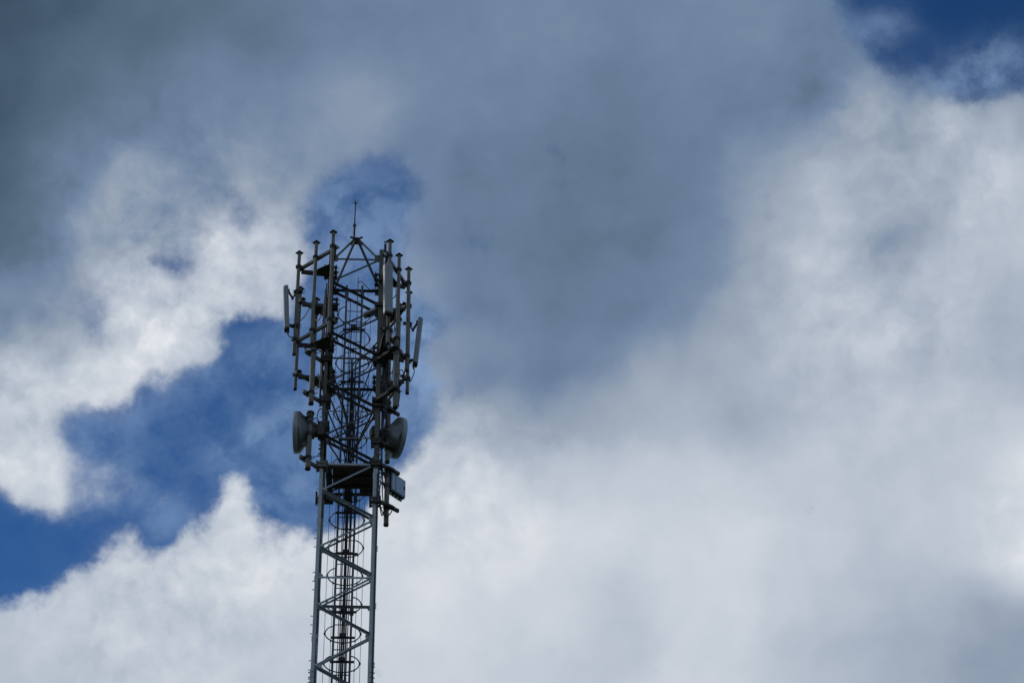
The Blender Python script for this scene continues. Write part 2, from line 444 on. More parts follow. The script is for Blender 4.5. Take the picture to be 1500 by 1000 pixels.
# ------------------------------------------------------------------ panel antennas
def panel(center_top, center_bot, facing, w, d, pole, label, zig=True):
    T = V3(center_top); Bm = V3(center_bot); f = V3(facing).normalized()
    ax = (T - Bm).normalized(); s = ax.cross(f).normalized(); f = s.cross(ax)
    t = thing('panel_antenna', Bm, label, 'panel antenna', 'panel antennas on the pipes')
    m = MB(); n = 14; prof = []
    for k in range(n):                                   # rounded front, flat back
        a = math.pi*k/(n-1) - math.pi/2
        prof.append((math.copysign(abs(math.sin(a))**.6, math.sin(a))*w/2, abs(math.cos(a))**.55*d*.7))
    prof += [(w/2, -d*.3), (-w/2, -d*.3)]
    q = len(prof); L = (T-Bm).length
    vs = [Bm + s*a + f*b for a, b in prof] + [T + s*a + f*b for a, b in prof]
    m.add(vs, [tuple(reversed(range(q)))] + [(i, (i+1) % q, q+(i+1) % q, q+i) for i in range(q)])
    sh = [T + (s*a + f*b)*.62 + ax*.05 for a, b in prof]; t0 = [T + s*a + f*b for a, b in prof]
    m.add(t0 + sh, [tuple(range(q, 2*q))] + [(i, (i+1) % q, q+(i+1) % q, q+i) for i in range(q)])
    for zz in (.12, .88): 
        P_ = Bm + ax*L*zz; m.add([P_ + (s*a + f*b)*1.02 for a, b in prof] + [P_ + ax*.012 + (s*a + f*b)*1.02 for a, b in prof], [tuple(reversed(range(q))), tuple(range(q, 2*q))] + [(i, (i+1) % q, q+(i+1) % q, q+i) for i in range(q)])
    m.build('radome', M_rad, t)
    c = MB(); k = .94
    c.add([Bm - ax*.05 + (s*a + f*b)*k for a, b in prof] + [Bm - ax*.0005 + (s*a + f*b)*k for a, b in prof],
          [tuple(reversed(range(q))), tuple(range(q, 2*q))] + [(i, (i+1) % q, q+(i+1) % q, q+i) for i in range(q)])
    c.build('end_cap', M_cap, t)
    for a in (-.3, .0, .3):
        MB().tube([Bm + s*a*w*.9 - ax*.05, Bm + s*a*w*.9 - ax*.12], .017, 8).build('connector', M_cap, t)
    px, py = pole
    zt = T.z - .13; pt = V3((px, py, zt)); at = T - ax*.10 - f*d*.3
    b = MB()
    if zig:                                              # folding tilt bracket
        mid = (at + pt)/2 + V3((0,0,-.16))
        b.bar(at, mid, .05, .03); b.bar(mid, pt + V3((0,0,.05)), .05, .03); b.abox(mid, (.05,.07,.05))
        b.abox(at, (.06,.08,.09))
    else:
        b.bar(at, pt, .06, .05)
    b.tube([pt + V3((0,0,.0)), pt + V3((0,0,.09))], .062, 12)
    b.bar(pt - f*.12 + V3((0,0,.05)), pt + f*.08 + V3((0,0,.05)), .09, .03)
    for sg in (-1, 1): b.tube([pt + s*.05*sg + f*.10 + V3((0,0,.05)), pt + s*.05*sg - f*.17 + V3((0,0,.05))], .009, 6)
    b.build('tilt_bracket', M_dark, t)
    ab = Bm + ax*.10 - f*d*.3; pb = V3((px, py, ab.z))
    b2 = MB().bar(ab, pb, .06, .05); b2.tube([pb - V3((0,0,.04)), pb + V3((0,0,.04))], .062, 12)
    for sg in (-1, 1): b2.tube([pb + s*.05*sg + f*.10, pb + s*.05*sg - f*.14], .009, 6)
    b2.build('lower_bracket', M_dark, t)
    return t
panel((-1.535,-.75,36.27), (-1.46,-.75,35.10), (-.95,-.05,0), .17, .12, (-1.295,-.72), 'narrow grey panel antenna hanging edge-on at the far left')
panel((1.455,.40,36.34), (1.35,.40,35.07), (.95,.08,0), .17, .12, (1.205,.46), 'narrow grey panel antenna tilted outward at the far right')
panel((.735,-1.53,36.30), (.765,-1.53,34.95), (.42,-.9,0), .20, .12, (.77,-1.41), 'wide pale grey panel antenna seen face-on before the right leg', False)
lg = thing('junction_plate', (.66,-1.30,36.75), 'small black upright plate with a hole beside the top of the pale front panel', 'bracket')
pm = MB(); pm.abox((.665,-1.36,36.965), (.055,.02,.25)); pm.abox((.645,-1.36,37.12), (.015,.02,.06)); pm.abox((.685,-1.36,37.12), (.015,.02,.06)); pm.abox((.665,-1.36,37.16), (.055,.02,.025))
pm.build('plate', M_cap, lg); MB().bar((.665,-1.36,36.86), (.755,-1.40,36.83), .03, .03).build('stem', M_cap, lg)

# ------------------------------------------------------------------ dishes
def dish(center, axis, R, depth, pole, label):
    c = V3(center); ax = V3(axis).normalized()
    t = thing('dish_antenna', c, label, 'dish antenna', 'microwave dishes on short poles')
    prof = [(.075, R*.985), (.0, R), (-.05, R*.992)]
    n = 14
    for i in range(1, n+1):
        u = i/n; r = R*(.985 - .70*u); prof.append((-.05 - (depth - .05)*(1 - (r/R)**1.25)/(1 - .285**1.25), r))
    prof += [(-depth - .012, R*.27), (-depth - .012, 0)]
    MB().lathe(c, ax, prof, 64).build('reflector', M_dish, t)
    MB().lathe(c, ax, [(.09, R*.97), (.09, R*1.012), (-.012, R*1.012), (-.012, R*1.002)], 64).build('rim', M_rim, t)
    MB().lathe(c, ax, [(.075, R*.975), (.10, R*.6), (.115, 0)], 64).build('cover', M_rad, t)
    hb = c - ax*(depth + .005)
    MB().lathe(hb, ax, [(0, .15), (-.07, .15), (-.09, .11), (-.15, .11), (-.15, 0)], 24).build('hub', M_dark, t)
    s = ax.cross(V3((0,0,1))).normalized()
    ru = MB().box(hb - ax*.23, ax*.075, s*.11, V3((0,0,.12)))
    for i in range(6): ru.box(hb - ax*.315 + V3((0,0,-.1 + i*.04)), ax*.012, s*.10, V3((0,0,.006)))
    ru.build('radio_unit', M_dark, t)
    px, py = pole; bk = MB()
    for dz in (-.15, .15):
        P = V3((px, py, c.z + dz)); bk.bar(hb - ax*.05 + V3((0,0,dz*.55)), P, .07, .07)
        bk.tube([P - V3((0,0,.045)), P + V3((0,0,.045))], .074, 14)
    bk.bar((px - .075, py + .10, c.z - .26), (px - .075, py + .10, c.z + .26), .07, .07, (1,0,0)).bar((px + .0, py + .09, c.z - .2), (px - .1, py + .1, c.z - .2), .06, .06); bk.build('mount_bracket', M_dark, t)
    st = MB().bar(c - ax*.03 + s*R*.9*(1 if s.z >= 0 else -1)*.0 + V3((0,0,-R*.93)), V3((px, py, c.z - R*.82)), .03, .03)
    st.build('side_strut', M_pipe, t)
    return t
dish((-1.105,-.76,32.26), (-1,.03,0), .455, .255, (-.86,-.90), 'dark grey round dish seen edge-on at the left of the tower, facing left')
dish((1.0,-.25,32.52), (.945,.325,0), .455, .265, (.805,-.36), 'pale grey round dish at the right of the tower, facing right above the equipment box')

# ------------------------------------------------------------------ equipment box
bx = thing('equipment_box', (1.0,-.15,31.0), 'blue grey rectangular equipment box on a short pole at the right, below the dish', 'equipment box')
dU = V3((.66,.75,0)).normalized(); nU = V3((.75,-.66,0)).normalized()
cb = V3((1.0,-.165,31.30)); hw, hd, hh = .225, .07, .225
m = MB().box(cb, dU*hw, nU*hd, V3((0,0,hh)))
m.build('cabinet', M_cab, bx)
MB().box(cb + nU*(hd + .010), dU*(hw - .012), nU*.010, V3((0,0,hh - .014))).build('door', M_cab, bx)
MB().box(cb + nU*(hd + .026) + dU*(hw - .05), dU*.014, nU*.006, V3((0,0,.04))).build('latch', M_cap, bx)
for dz in (-.15, .15): MB().box(cb + nU*(hd + .024) - dU*(hw - .015) + V3((0,0,dz)), dU*.012, nU*.006, V3((0,0,.03))).build('hinge', M_galv, bx)
MB().box(cb + nU*(hd + .022) - dU*(hw*.45), dU*.004, nU*.003, V3((0,0,hh - .02))).build('door_seam', M_cap, bx)
fin = MB()
for i in range(9): fin.box(cb - nU*(hd + .03) + dU*(-hw + .04 + i*.053), dU*.006, nU*.03, V3((0,0,hh - .03)))
fin.build('heat_sink', M_dark, bx)
MB().box(cb - dU*(hw + .006), dU*.006, nU*(hd + .004), V3((0,0,hh - .006))).build('side_panel', M_cap, bx)
bot = MB().box(cb - V3((0,0,hh + .008)), dU*(hw - .01), nU*(hd - .005), V3((0,0,.008)))
bot.build('bottom_plate', M_cap, bx)
for i in range(4):
    P = cb - V3((0,0,hh + .01)) + dU*(-.16 + i*.11)
    MB().tube([P, P - V3((0,0,.06))], .022, 10).build('cable_gland', M_rad, bx)
mb = MB()
for dz in (.13, -.13):
    P = V3((.815,-.36,cb.z + dz)); mb.bar(cb - nU*(hd + .05) - dU*.1 + V3((0,0,dz)), P, .07, .05); mb.tube([P - V3((0,0,.04)), P + V3((0,0,.04))], .07, 14)
    mb.bar(P - dU*.16, P + dU*.05, .05, .05)
mb.build('mount_bracket', M_dark, bx)

# ------------------------------------------------------------------ lamp by the right leg
lp = thing('floodlight', (.36,-.48,35.78), 'small boxy grey floodlight tilted beside the right leg inside the tower', 'floodlight')
d = V3((.9,-.1,.42)).normalized(); f = V3((-.15,-.25,-1)); s = d.cross(f).normalized(); f = s.cross(d)
c0 = V3((.34,-.48,35.80))
MB().box(c0, d*.155, s*.07, f*.035).build('housing', M_galv, lp)
MB().box(c0 + f*.045 + d*.03, d*.11, s*.055, f*.012).build('lens_frame', M_cap, lp)
MB().box(c0 + f*.075 + d*.06, d*.085, s*.045, f*.018).build('lens', M_rad, lp)
MB().bar(c0 + d*.15, (.56,-.56,35.92), .05, .05).abox((.56,-.575,35.93), (.18,.2,.09)).build('bracket', M_dark, lp)

# ------------------------------------------------------------------ cables
def cable(name, pts, r, label, group=None, mat=None, k=7):
    c = MB().tube(smooth_path(pts, k), r, 6)
    return tag(c.build(name, mat or M_rub, None, loc=pts[0]), label, 'cable', group)
FG = 'feeder cables clipped along the ladder'
for x, r, zt in ((-.135,.010,36.9), (-.10,.014,36.2), (-.055,.021,35.2), (-.022,.021,34.9), (.025,.018,35.0), (.06,.012,34.4)):
    pts = [(x + .006*math.sin(i*2.1 + x*50), .455 + .006*math.cos(i*1.7), BASE + .05 + (zt - BASE - .05)*i/24) for i in range(25)]
    cable('feeder_cable', pts, r, 'black feeder cable running straight up the ladder among several more', FG, k=3)
for z in (36.1, 34.6, 33.0, 32.2, 31.05, 30.0, 28.55, 27.93, 27.35):
    t = thing('cable_bracket', (-.04, .49, z), 'dark cross bar clamping the feeder cables to the ladder', 'cable bracket', 'cable brackets on the ladder')
    MB().abox((-.04, .495, z), (.50, .03, .045)).build('bar', M_dark, t)
    MB().abox((-.04, .452, z + .03), (.15, .05, .085)).build('clip', M_cap, t)
# leads leaving the bundle towards the frames and along the legs
JG = 'loose black cable leads among the antenna frames'
JL = 'thin black cable lead curving between the ladder and the antenna frames'
def lead(pts, r=.013, label=JL): cable('cable_lead', pts, r, label, JG)
lead([(-.055,.45,33.0), (-.06,.43,34.3), (-.04,.40,34.95), (.12,.30,35.12), (.35,0,35.1), (.60,-.4,35.2), (.72,-1.2,35.0)], .017)
lead([(.0,.45,33.2), (.02,.40,34.6), (.05,.35,34.98), (.2,.2,35.08), (.50,-.3,34.95), (.68,-.62,34.9)], .014)
lead([(-.05,.45,32.6), (-.10,.40,33.3), (-.30,.1,33.9), (-.52,-.45,34.6), (-.62,-.52,35.2)], .016)
lead([(-.02,.45,32.5), (-.06,.38,33.2), (-.24,.0,33.75), (-.50,-.5,34.25), (-.60,-.52,34.8)], .014)
lead([(.03,.45,32.6), (.06,.40,33.4), (.20,.1,33.9), (.40,-.3,34.4), (.54,-.5,34.6)], .015)
lead([(.05,.45,32.4), (.09,.40,33.0), (.22,.3,33.7), (.44,.2,34.2), (.58,.1,34.5)], .013)
lead([(-.1,.45,32.9), (-.16,.35,33.6), (-.36,.3,34.1), (-.52,.4,34.6), (-.9,.7,34.75)], .012)
# bundle up the right front leg
RG = 'black cables bundled up the side of the right front leg'
for i, (dx, dy) in enumerate(((.665,-.56), (.70,-.52), (.73,-.57), (.675,-.49), (.715,-.47), (.76,-.52))):
    zt = 36.75 - .12*i
    zi = 32.35 + .16*(i % 3)
    start = [(dx, dy, 33.0 - .1*i), (dx + .008, dy, 33.5)] if i not in (1, 4) else [(.035 - .018*i, .43, 31.2), (.04 - .018*i, .42, zi - .15), (.20, .20 + .03*i, zi + .25 + .05*i), (.52, -.38, zi + .50 + .06*i), (dx - .01, dy + .02, 33.45 + .06*i)]
    cable('leg_cable', start + [(dx + .012, dy, 34.0), (dx - .01, dy + .01, 35.0), (dx + .008, dy, 36.0), (dx, dy, zt)], .021, 'black cable bundled with others up the side of the right front leg', RG)
for i, (dx, dy) in enumerate(((-.655,-.53), (-.68,-.50), (-.665,-.46), (-.70,-.47))):
    zi = 32.5 + .22*i
    start = [(dx, dy, 33.2 + .1*i)] if i % 2 else [(-.11 + .02*i, .43, 31.3), (-.12 + .02*i, .42, zi - .1), (-.30, .10, zi + .35), (-.55, -.38, zi + .75)]
    cable('leg_cable', start + [(dx, dy, 33.9 + .1*i), (dx - .01, dy, 35.0), (dx + .01, dy, 36.0), (dx, dy, 36.6 - .2*i)], .018, 'black cable bundled with others up the side of the left front leg', 'black cables bundled up the side of the left front leg')
for i, (dx, dy) in enumerate(((.665,-.55), (.69,-.52))):
    cable('leg_cable', [(dx, dy, 33.2), (dx + .03, dy, 32.6), (dx + .005, dy, 32.0), (dx + .03, dy, 31.3), (dx - .01 + .05*i, dy, 30.8), (dx + .06 + .05*i, -.45, 30.35), (.80,-.40,30.72)], .013, 'black cable hanging beside the right front leg down to the equipment box', 'cables hanging to the equipment box')
cable('leg_cable', [(HW - .002, -HW - .020, 31.3)] + [(HW - .004 + .004*(i % 2), -HW - .020, 30.6 - i*1.0) for i in range(30)] + [(HW - .002, -HW - .020, .2)], .017, 'black cable strapped along the outer edge of the right front leg below the platform', k=3)
# leads from antennas
lead([(-1.46,-.75,35.06), (-1.45,-.76,34.93), (-1.37,-.75,34.86), (-1.29,-.70,34.92), (-1.22,-.62,34.75)], .011, 'short black lead looping from the foot of the far left panel antenna')
lead([(1.35,.40,34.96), (1.35,.40,34.80), (1.28,.44,34.62), (1.20,.46,34.62), (1.08,.3,34.8), (1.0,.1,34.6)], .011, 'short black lead looping from the foot of the tilted right panel antenna')
lead([(.765,-1.53,34.92), (.78,-1.5,34.7), (.84,-1.3,34.55), (.90,-1.0,34.9), (.93,-.9,35.6), (.92,-.86,36.2)], .010, 'thin black lead below the wide pale front panel antenna')
lead([(-1.26,-.70,35.3), (-1.12,-.62,35.55), (-1.02,-.4,36.0), (-.98,-.2,36.4)], .010, 'thin black lead slanting up between the two left pipes')
lead([(-1.24,-.68,35.35), (-1.20,-.6,34.95), (-1.05,-.5,34.75)], .010, 'thin black lead dropping beside the outermost left front pipe')
lead([(-1.1,-.75,34.7), (-1.05,-.8,34.5), (-.95,-.85,34.42), (-.75,-.7,34.55), (-.6,-.62,34.4)], .013, 'black lead sagging below the lower left front frame')
lead([(-.75,-.62,33.95), (-.70,-.66,33.75), (-.68,-.66,33.4), (-.62,-.64,33.05)], .015, 'black lead kinked against the left front leg above the dish')
lead([(-.64,-.64,33.0), (-.70,-.66,32.92), (-.72,-.66,32.7), (-.66,-.64,32.5)], .012, 'small black cable loop on the left front leg beside the dish')
lead([(-.95,-.85,31.9), (-.85,-.7,31.72), (-.7,-.6,31.75), (-.62,-.62,31.85)], .009, 'thin lead hanging between the left dish pole and the leg')
lead([(.95,.1,35.0), (1.02,.0,34.55), (1.08,-.1,34.30), (1.15,-.2,34.45), (1.17,-.3,34.9)], .011, 'black cable loop hanging between the right pipes')
lead([(.80,-.3,34.4), (.84,-.3,33.9), (.80,-.32,33.3), (.74,-.40,32.7)], .010, 'black lead dropping towards the right dish')
lead([(.92,-.6,35.3), (.90,-.55,34.4), (.86,-.5,33.8), (.82,-.45,33.3)], .010, 'thin black lead falling between the right leg and the thick bare pipe')
lead([(1.0,.5,34.75), (1.04,.4,34.2), (1.0,.2,33.7), (.92,.0,33.4)], .009, 'thin black lead slanting below the right back frame')
lead([(-.52,-1.40,35.0), (-.50,-1.25,34.72), (-.55,-.95,34.6), (-.60,-.66,34.75), (-.64,-.58,35.1)], .011, 'thin black lead sagging from the near left pipe back to the left leg')
lead([(-.90,.85,34.7), (-.84,.6,34.45), (-.74,.2,34.4), (-.66,-.2,34.6), (-.66,-.42,34.9)], .012, 'thin black lead sagging between the left back frame and the left front leg')
lead([(-.95,.9,36.7), (-.85,.6,36.45), (-.74,.1,36.4), (-.68,-.4,36.55)], .011, 'thin black lead sagging below the upper left back frame')
lead([(1.0,-.9,36.6), (.98,-.75,36.3), (.86,-.6,36.15), (.74,-.52,36.3)], .012, 'thin black lead sagging below the upper right front frame')
lead([(.97,-.90,34.4), (.93,-.8,34.1), (.84,-.66,33.95), (.74,-.55,34.1)], .012, 'thin black lead sagging below the lower right front frame')
lead([(1.18,-.42,34.5), (1.12,-.2,34.2), (1.02,.1,34.15), (.98,.5,34.3), (1.0,.85,34.6)], .011, 'thin black lead sagging between the two right frames')
lead([(.62,.52,36.8), (.64,.35,36.0), (.66,.0,35.5), (.68,-.35,35.3), (.70,-.48,35.0)], .015, 'black lead falling from the right back leg to the right front leg')
lead([(.62,.60,36.6), (.645,.62,35.6), (.64,.61,34.6), (.65,.60,33.6), (.62,.5,32.8), (.35,.47,32.3), (.1,.46,31.9)], .018, 'black cable running down the right back leg into the ladder bundle')
lead([(-.64,.60,36.6), (-.655,.62,35.6), (-.65,.61,34.6), (-.64,.60,33.7), (-.55,.5,33.0), (-.3,.47,32.5), (-.1,.46,32.0)], .018, 'black cable running down the left back leg into the ladder bundle')
lead([(.95,-.36,30.66), (.90,-.38,30.45), (.78,-.45,30.35), (.68,-.52,30.6), (.66,-.54,31.0)], .013, 'black cable loop under the equipment box')

# ------------------------------------------------------------------ camera
cam = bpy.data.cameras.new('camera'); co = bpy.data.objects.new('camera', cam); COL.objects.link(co)
E_, A_, R_ = math.radians(38.29720), math.radians(2.81900), math.radians(.90611)
F = V3((math.sin(A_)*math.cos(E_), math.cos(A_)*math.cos(E_), math.sin(E_)))
Rt = V3((math.cos(A_), -math.sin(A_), 0)); U = Rt.cross(F)
cr = Rt*math.cos(R_) - U*math.sin(R_); cu = Rt*math.sin(R_) + U*math.cos(R_)
mat = Matrix((cr, cu, -F)).transposed().to_4x4(); mat.translation = V3((1.45, -42.662, 1.7))
co.matrix_world = mat
cam.sensor_width = 36; cam.lens = 3530.588/1500*36; cam.clip_end = 20000; cam.clip_start = .5
scene.camera = co

# ------------------------------------------------------------------ sky: clear Nishita sky with a cloud deck laid out by direction
import numpy as np
W,Hh=300,200  # 5px cells, with margin
xs=(np.arange(-20,320)+.5)*5; ys=(np.arange(-20,220)+.5)*5
X,Y=np.meshgrid(xs,ys)
def inpoly(p):
    p=np.array(p,float); r=np.zeros(X.shape,bool); n=len(p)
    for i in range(n):
        x1,y1=p[i]; x2,y2=p[(i+1)%n]
        c=((y1>Y)!=(y2>Y)); 
        with np.errstate(all='ignore'): xi=(x2-x1)*(Y-y1)/(y2-y1)+x1
        r^= c&(X<xi)
    return r
def blur(a,px):
    s=px/5; k=int(3*s+1); g=np.exp(-.5*(np.arange(-k,k+1)/s)**2); g/=g.sum()
    a=np.pad(a,k,mode='edge')
    a=np.apply_along_axis(lambda m:np.convolve(m,g,'valid'),0,a); return np.apply_along_axis(lambda m:np.convolve(m,g,'valid'),1,a)
main=[(-90,700),(0,720),(43,733),(90,746),(100,720),(107,676),(80,643),(83,606),(133,596),(180,606),(200,576),(213,553),(300,533),(333,517),(317,477),(350,453),(360,473),(417,477),(436,433),(450,360),(433,333),(440,280),(490,248),(555,216),(606,250),(630,300),(610,400),(640,440),(657,490),(635,530),(652,600),(628,640),(615,678),(580,680),(560,690),(550,755),(467,782),(433,766),(367,778),(363,698),(345,706),(300,760),(227,825),(213,806),(217,783),(187,773),(133,823),(100,836),(63,856),(0,893),(-90,930)]
cov=np.ones(X.shape)
cov[inpoly(main)]=.0
tr=[(1222,-60),(1230,20),(1245,46),(1268,74),(1298,104),(1333,106),(1365,134),(1417,140),(1500,146),(1580,148),(1580,-60)]
cov[inpoly(tr)]=.0
cov=blur(cov,12)
def g(x,y,sx,sy,a,ang=0):
    t=np.radians(ang); dx=X-x; dy=Y-y
    p=dx*np.cos(t)+dy*np.sin(t); q=-dx*np.sin(t)+dy*np.cos(t)
    return a*np.exp(-.5*((p/sx)**2+(q/sy)**2))
def add(*a):
    global cov; cov=cov+g(*a)*(1-cov)
def sub(*a):
    global cov; cov=cov-g(*a)*cov
def g(x,y,sx,sy,a,ang=0):
    t=np.radians(ang); dx=X-x; dy=Y-y
    p=dx*np.cos(t)+dy*np.sin(t); q=-dx*np.sin(t)+dy*np.cos(t)
    return a*np.exp(-.5*((p/sx)**2+(q/sy)**2))
veil=np.zeros(X.shape)
def haze(x,y,sx,sy,a,ang=0):
    global veil; veil=veil+g(x,y,sx,sy,a,ang)*(1-veil)
# thin haze and wisps over the clear gaps
haze(330,640,330,130,.06,-25); haze(540,220,75,24,.10); haze(470,300,36,46,.2); haze(622,330,32,70,.24); haze(640,440,30,70,.24); haze(520,330,60,60,.12)
haze(378,638,58,8,.5,-28); haze(325,657,20,7,.30,25); haze(405,745,55,36,.26); haze(440,690,45,40,.15)
haze(250,748,27,11,.34,25); haze(150,672,34,14,.40); haze(140,712,55,11,.36,10); haze(150,735,55,14,.18)
haze(230,775,30,16,.22); haze(110,640,40,35,.22); haze(200,600,40,18,.25,-20); haze(290,545,50,14,.28,-12)
haze(630,560,30,60,.28); haze(600,470,35,40,.16); haze(590,640,40,40,.12); haze(400,500,50,18,.18,-10); haze(60,880,60,12,.2,-20); haze(250,825,30,14,.3,-30); haze(345,735,14,40,.25,15)
haze(1294,40,24,12,.46,-35); haze(1440,102,60,26,.42,-15); haze(1340,86,7,20,.14,20); haze(1245,70,20,26,.42); haze(1210,24,18,40,.5); haze(1400,132,80,11,.36); haze(1320,103,36,9,.36); haze(1480,90,30,20,.2)
haze(525,420,70,120,.30); haze(530,560,90,90,.16); haze(625,560,40,80,.18); haze(330,600,120,80,.08)
veil=np.clip(veil,0,1)
def g(x,y,sx,sy,a,ang=0):
    t=np.radians(ang); dx=X-x; dy=Y-y
    p=dx*np.cos(t)+dy*np.sin(t); q=-dx*np.sin(t)+dy*np.cos(t)
    return a*np.exp(-.5*((p/sx)**2+(q/sy)**2))

def add(*a):
    global cov; cov=cov+g(*a)*(1-cov)
def sub(*a):
    global cov; cov=cov-g(*a)*cov
sub(252,390,34,18,.5,-20); sub(300,342,26,14,.62); sub(358,292,44,20,.52,20); sub(120,440,32,30,.46); sub(275,400,15,25,.3); sub(540,262,32,28,.3); sub(140,470,14,22,.3)
add(350,712,14,26,.75,-12); add(120,700,60,30,.38,10); add(150,690,30,30,.2); sub(450,782,40,22,.42,10); sub(405,768,30,14,.25); add(300,545,40,12,.2,-15); add(235,570,30,14,.2,-20)
add(560,225,60,16,.3); sub(705,350,55,150,.20); add(628,330,26,100,.40); sub(690,520,30,60,.12)
cov=np.clip(cov,0,1)
pts="""0,0,80;100,0,85;200,50,95;300,0,100;400,50,106;500,20,113;600,50,119;700,50,121;800,50,121;900,50,121;1000,50,122;1100,50,120;1200,40,112;1300,40,112;
0,150,84;100,150,95;150,200,104;200,150,110;300,150,120;400,150,121;540,150,137;600,120,123;700,150,116;800,150,113;900,150,113;1000,150,116;1100,150,118;1200,120,120;1280,150,165;1320,180,156;1390,155,167;1450,200,160;1500,180,150;1310,110,125;1440,110,120;
0,250,88;60,260,100;120,250,115;200,270,157;250,300,152;300,250,131;400,250,133;450,230,132;620,200,117;700,250,110;800,250,106;900,250,106;1000,250,112;1100,260,143;1200,270,171;1270,280,160;1350,250,170;1440,250,186;1480,230,186;
0,350,96;60,350,105;120,330,137;200,320,162;200,370,150;250,350,155;150,430,192;130,400,172;300,370,192;350,350,187;330,420,192;400,400,192;420,370,172;270,430,185;
650,350,112;750,350,106;850,350,101;950,350,106;1030,350,120;1100,350,152;1200,380,192;1230,350,187;1290,360,146;1300,400,150;1370,350,176;1450,330,181;
0,450,126;50,450,137;100,450,152;200,470,197;150,500,202;250,480,197;300,450,192;60,500,182;700,450,112;800,450,106;900,450,107;1000,450,117;1050,480,150;1130,430,165;1230,420,187;1330,440,182;1400,430,181;1480,480,165;
0,550,187;60,550,206;130,560,206;200,540,202;20,640,206;60,690,197;640,560,135;700,550,122;800,550,112;880,540,125;940,560,165;1000,530,150;1060,540,165;1130,530,175;1230,520,187;1300,500,187;1400,520,180;1490,560,165;
640,640,190;700,620,172;760,630,148;850,620,148;930,610,160;1000,600,175;1070,610,160;1200,620,186;1300,600,187;1400,620,186;1480,620,196;1495,700,226;
600,700,205;650,690,216;700,700,211;800,680,184;850,680,195;950,690,200;1050,700,201;1150,680,190;1270,690,185;1350,700,190;1430,690,190;1490,720,219;
560,800,211;650,780,221;750,800,223;830,770,212;900,770,212;1000,780,208;1080,780,212;1200,780,195;1300,780,190;1400,790,190;1490,800,222;1500,812,228;
330,780,212;370,740,206;300,850,216;400,820,211;450,850,206;200,830,206;100,900,196;30,920,190;200,930,206;300,950,205;420,950,196;580,880,206;680,900,206;800,880,206;900,880,190;980,880,206;1050,860,213;1150,880,195;1250,880,185;1350,870,170;1450,880,155;
0,980,185;100,990,190;250,990,195;400,990,191;600,970,206;750,960,200;850,970,190;930,960,188;970,990,213;1050,960,206;1150,970,185;1250,960,170;1350,960,158;1450,960,145;1500,920,145;1500,1000,148;
400,600,190;500,350,170;500,600,185;450,700,195;250,650,195;200,740,198;100,800,190;550,300,150;560,450,165;600,400,140;600,600,180;1400,20,125;1480,80,125"""
extra="750,490,130;750,445,122;700,500,138;650,500,140;1040,360,126;630,870,219;620,910,217;70,490,175;180,300,176;820,500,120;1000,480,130;860,600,158;850,350,109;1450,750,194;1455,705,190;1460,800,194;1445,650,188;900,300,110;800,420,114;750,300,112;900,430,115;830,260,112"
P=np.array([list(map(float,t.split(','))) for t in (pts+';'+extra).replace('\n','').split(';') if t])
P[:,2]+=np.interp(P[:,2],[80,100,150,190,215],[1,12,12,4,0])
num=np.zeros(X.shape);den=np.zeros(X.shape)
# IDW-ish gaussian normalised
for x,y,l in P:
    d2=(X-x)**2+(Y-y)**2; w=1/(d2+18**2)**2; num+=w*l; den+=w
lum=blur(num/den,10)
def lg(x,y,sx,sy,a,ang=0):
    global lum; lum=lum+g(x,y,sx,sy,a,ang)
lg(1140,145,45,45,-12); lg(1215,155,40,14,-8); lg(1040,315,24,22,-6)
lg(1285,165,14,16,14); lg(1385,165,22,18,12); lg(1215,290,26,16,8); lg(1460,225,30,26,8)
lg(1300,350,14,45,-16,35); lg(1180,370,18,22,10); lg(1230,410,14,16,8)

cols_a=[i*700/30 for i in range(31)]; cols_b=[620+i*880/30 for i in range(31)]; rows=[j*1000/33 for j in range(34)]
def samp(a,x,y): 
    i=int(np.clip((x/5+20),0,a.shape[1]-1)); j=int(np.clip((y/5+20),0,a.shape[0]-1)); return a[j,i]
def grid(cols): return [[(float(np.clip(samp(cov,x,y),0,1)),float(np.clip(samp(lum,x,y),0,255)/255),float(np.clip(samp(veil,x,y),0,1))) for x in cols] for y in rows]
GRID_A=grid(cols_a); GRID_B=grid(cols_b)

SUN_EL, SUN_AZ = math.radians(38), math.radians(-60)   # azimuth from +Y towards +X: beyond the tower on the left, behind cloud
world = bpy.data.worlds.new('World'); scene.world = world; world.use_nodes = True
nt = world.node_tree; N = nt.nodes; Lk = nt.links
for nd in list(N): N.remove(nd)
def math_(op, a, b=None, c=None, clamp=False):
    nd = N.new('ShaderNodeMath'); nd.operation = op; nd.use_clamp = clamp
    for i, x in enumerate((a, b, c)):
        if x is None: continue
        if isinstance(x, (int, float)): nd.inputs[i].default_value = x
        else: Lk.new(x, nd.inputs[i])
    return nd.outputs[0]
def vmath(op, a, b=None, scale=None):
    nd = N.new('ShaderNodeVectorMath'); nd.operation = op
    for i, x in enumerate((a, b)):
        if x is None: continue
        if isinstance(x, (tuple, list, Vector)): nd.inputs[i].default_value = tuple(x)
        else: Lk.new(x, nd.inputs[i])
    if scale is not None: nd.inputs['Scale'].default_value = scale
    return nd.outputs['Value'] if op in ('DOT_PRODUCT', 'LENGTH') else nd.outputs[0]
def smooth(x, lo, hi, a=0., b=1.):
    nd = N.new('ShaderNodeMapRange'); nd.interpolation_type = 'SMOOTHSTEP'
    nd.inputs['From Min'].default_value = lo; nd.inputs['From Max'].default_value = hi; nd.inputs['To Min'].default_value = a; nd.inputs['To Max'].default_value = b
    Lk.new(x, nd.inputs['Value']); return nd.outputs['Result']
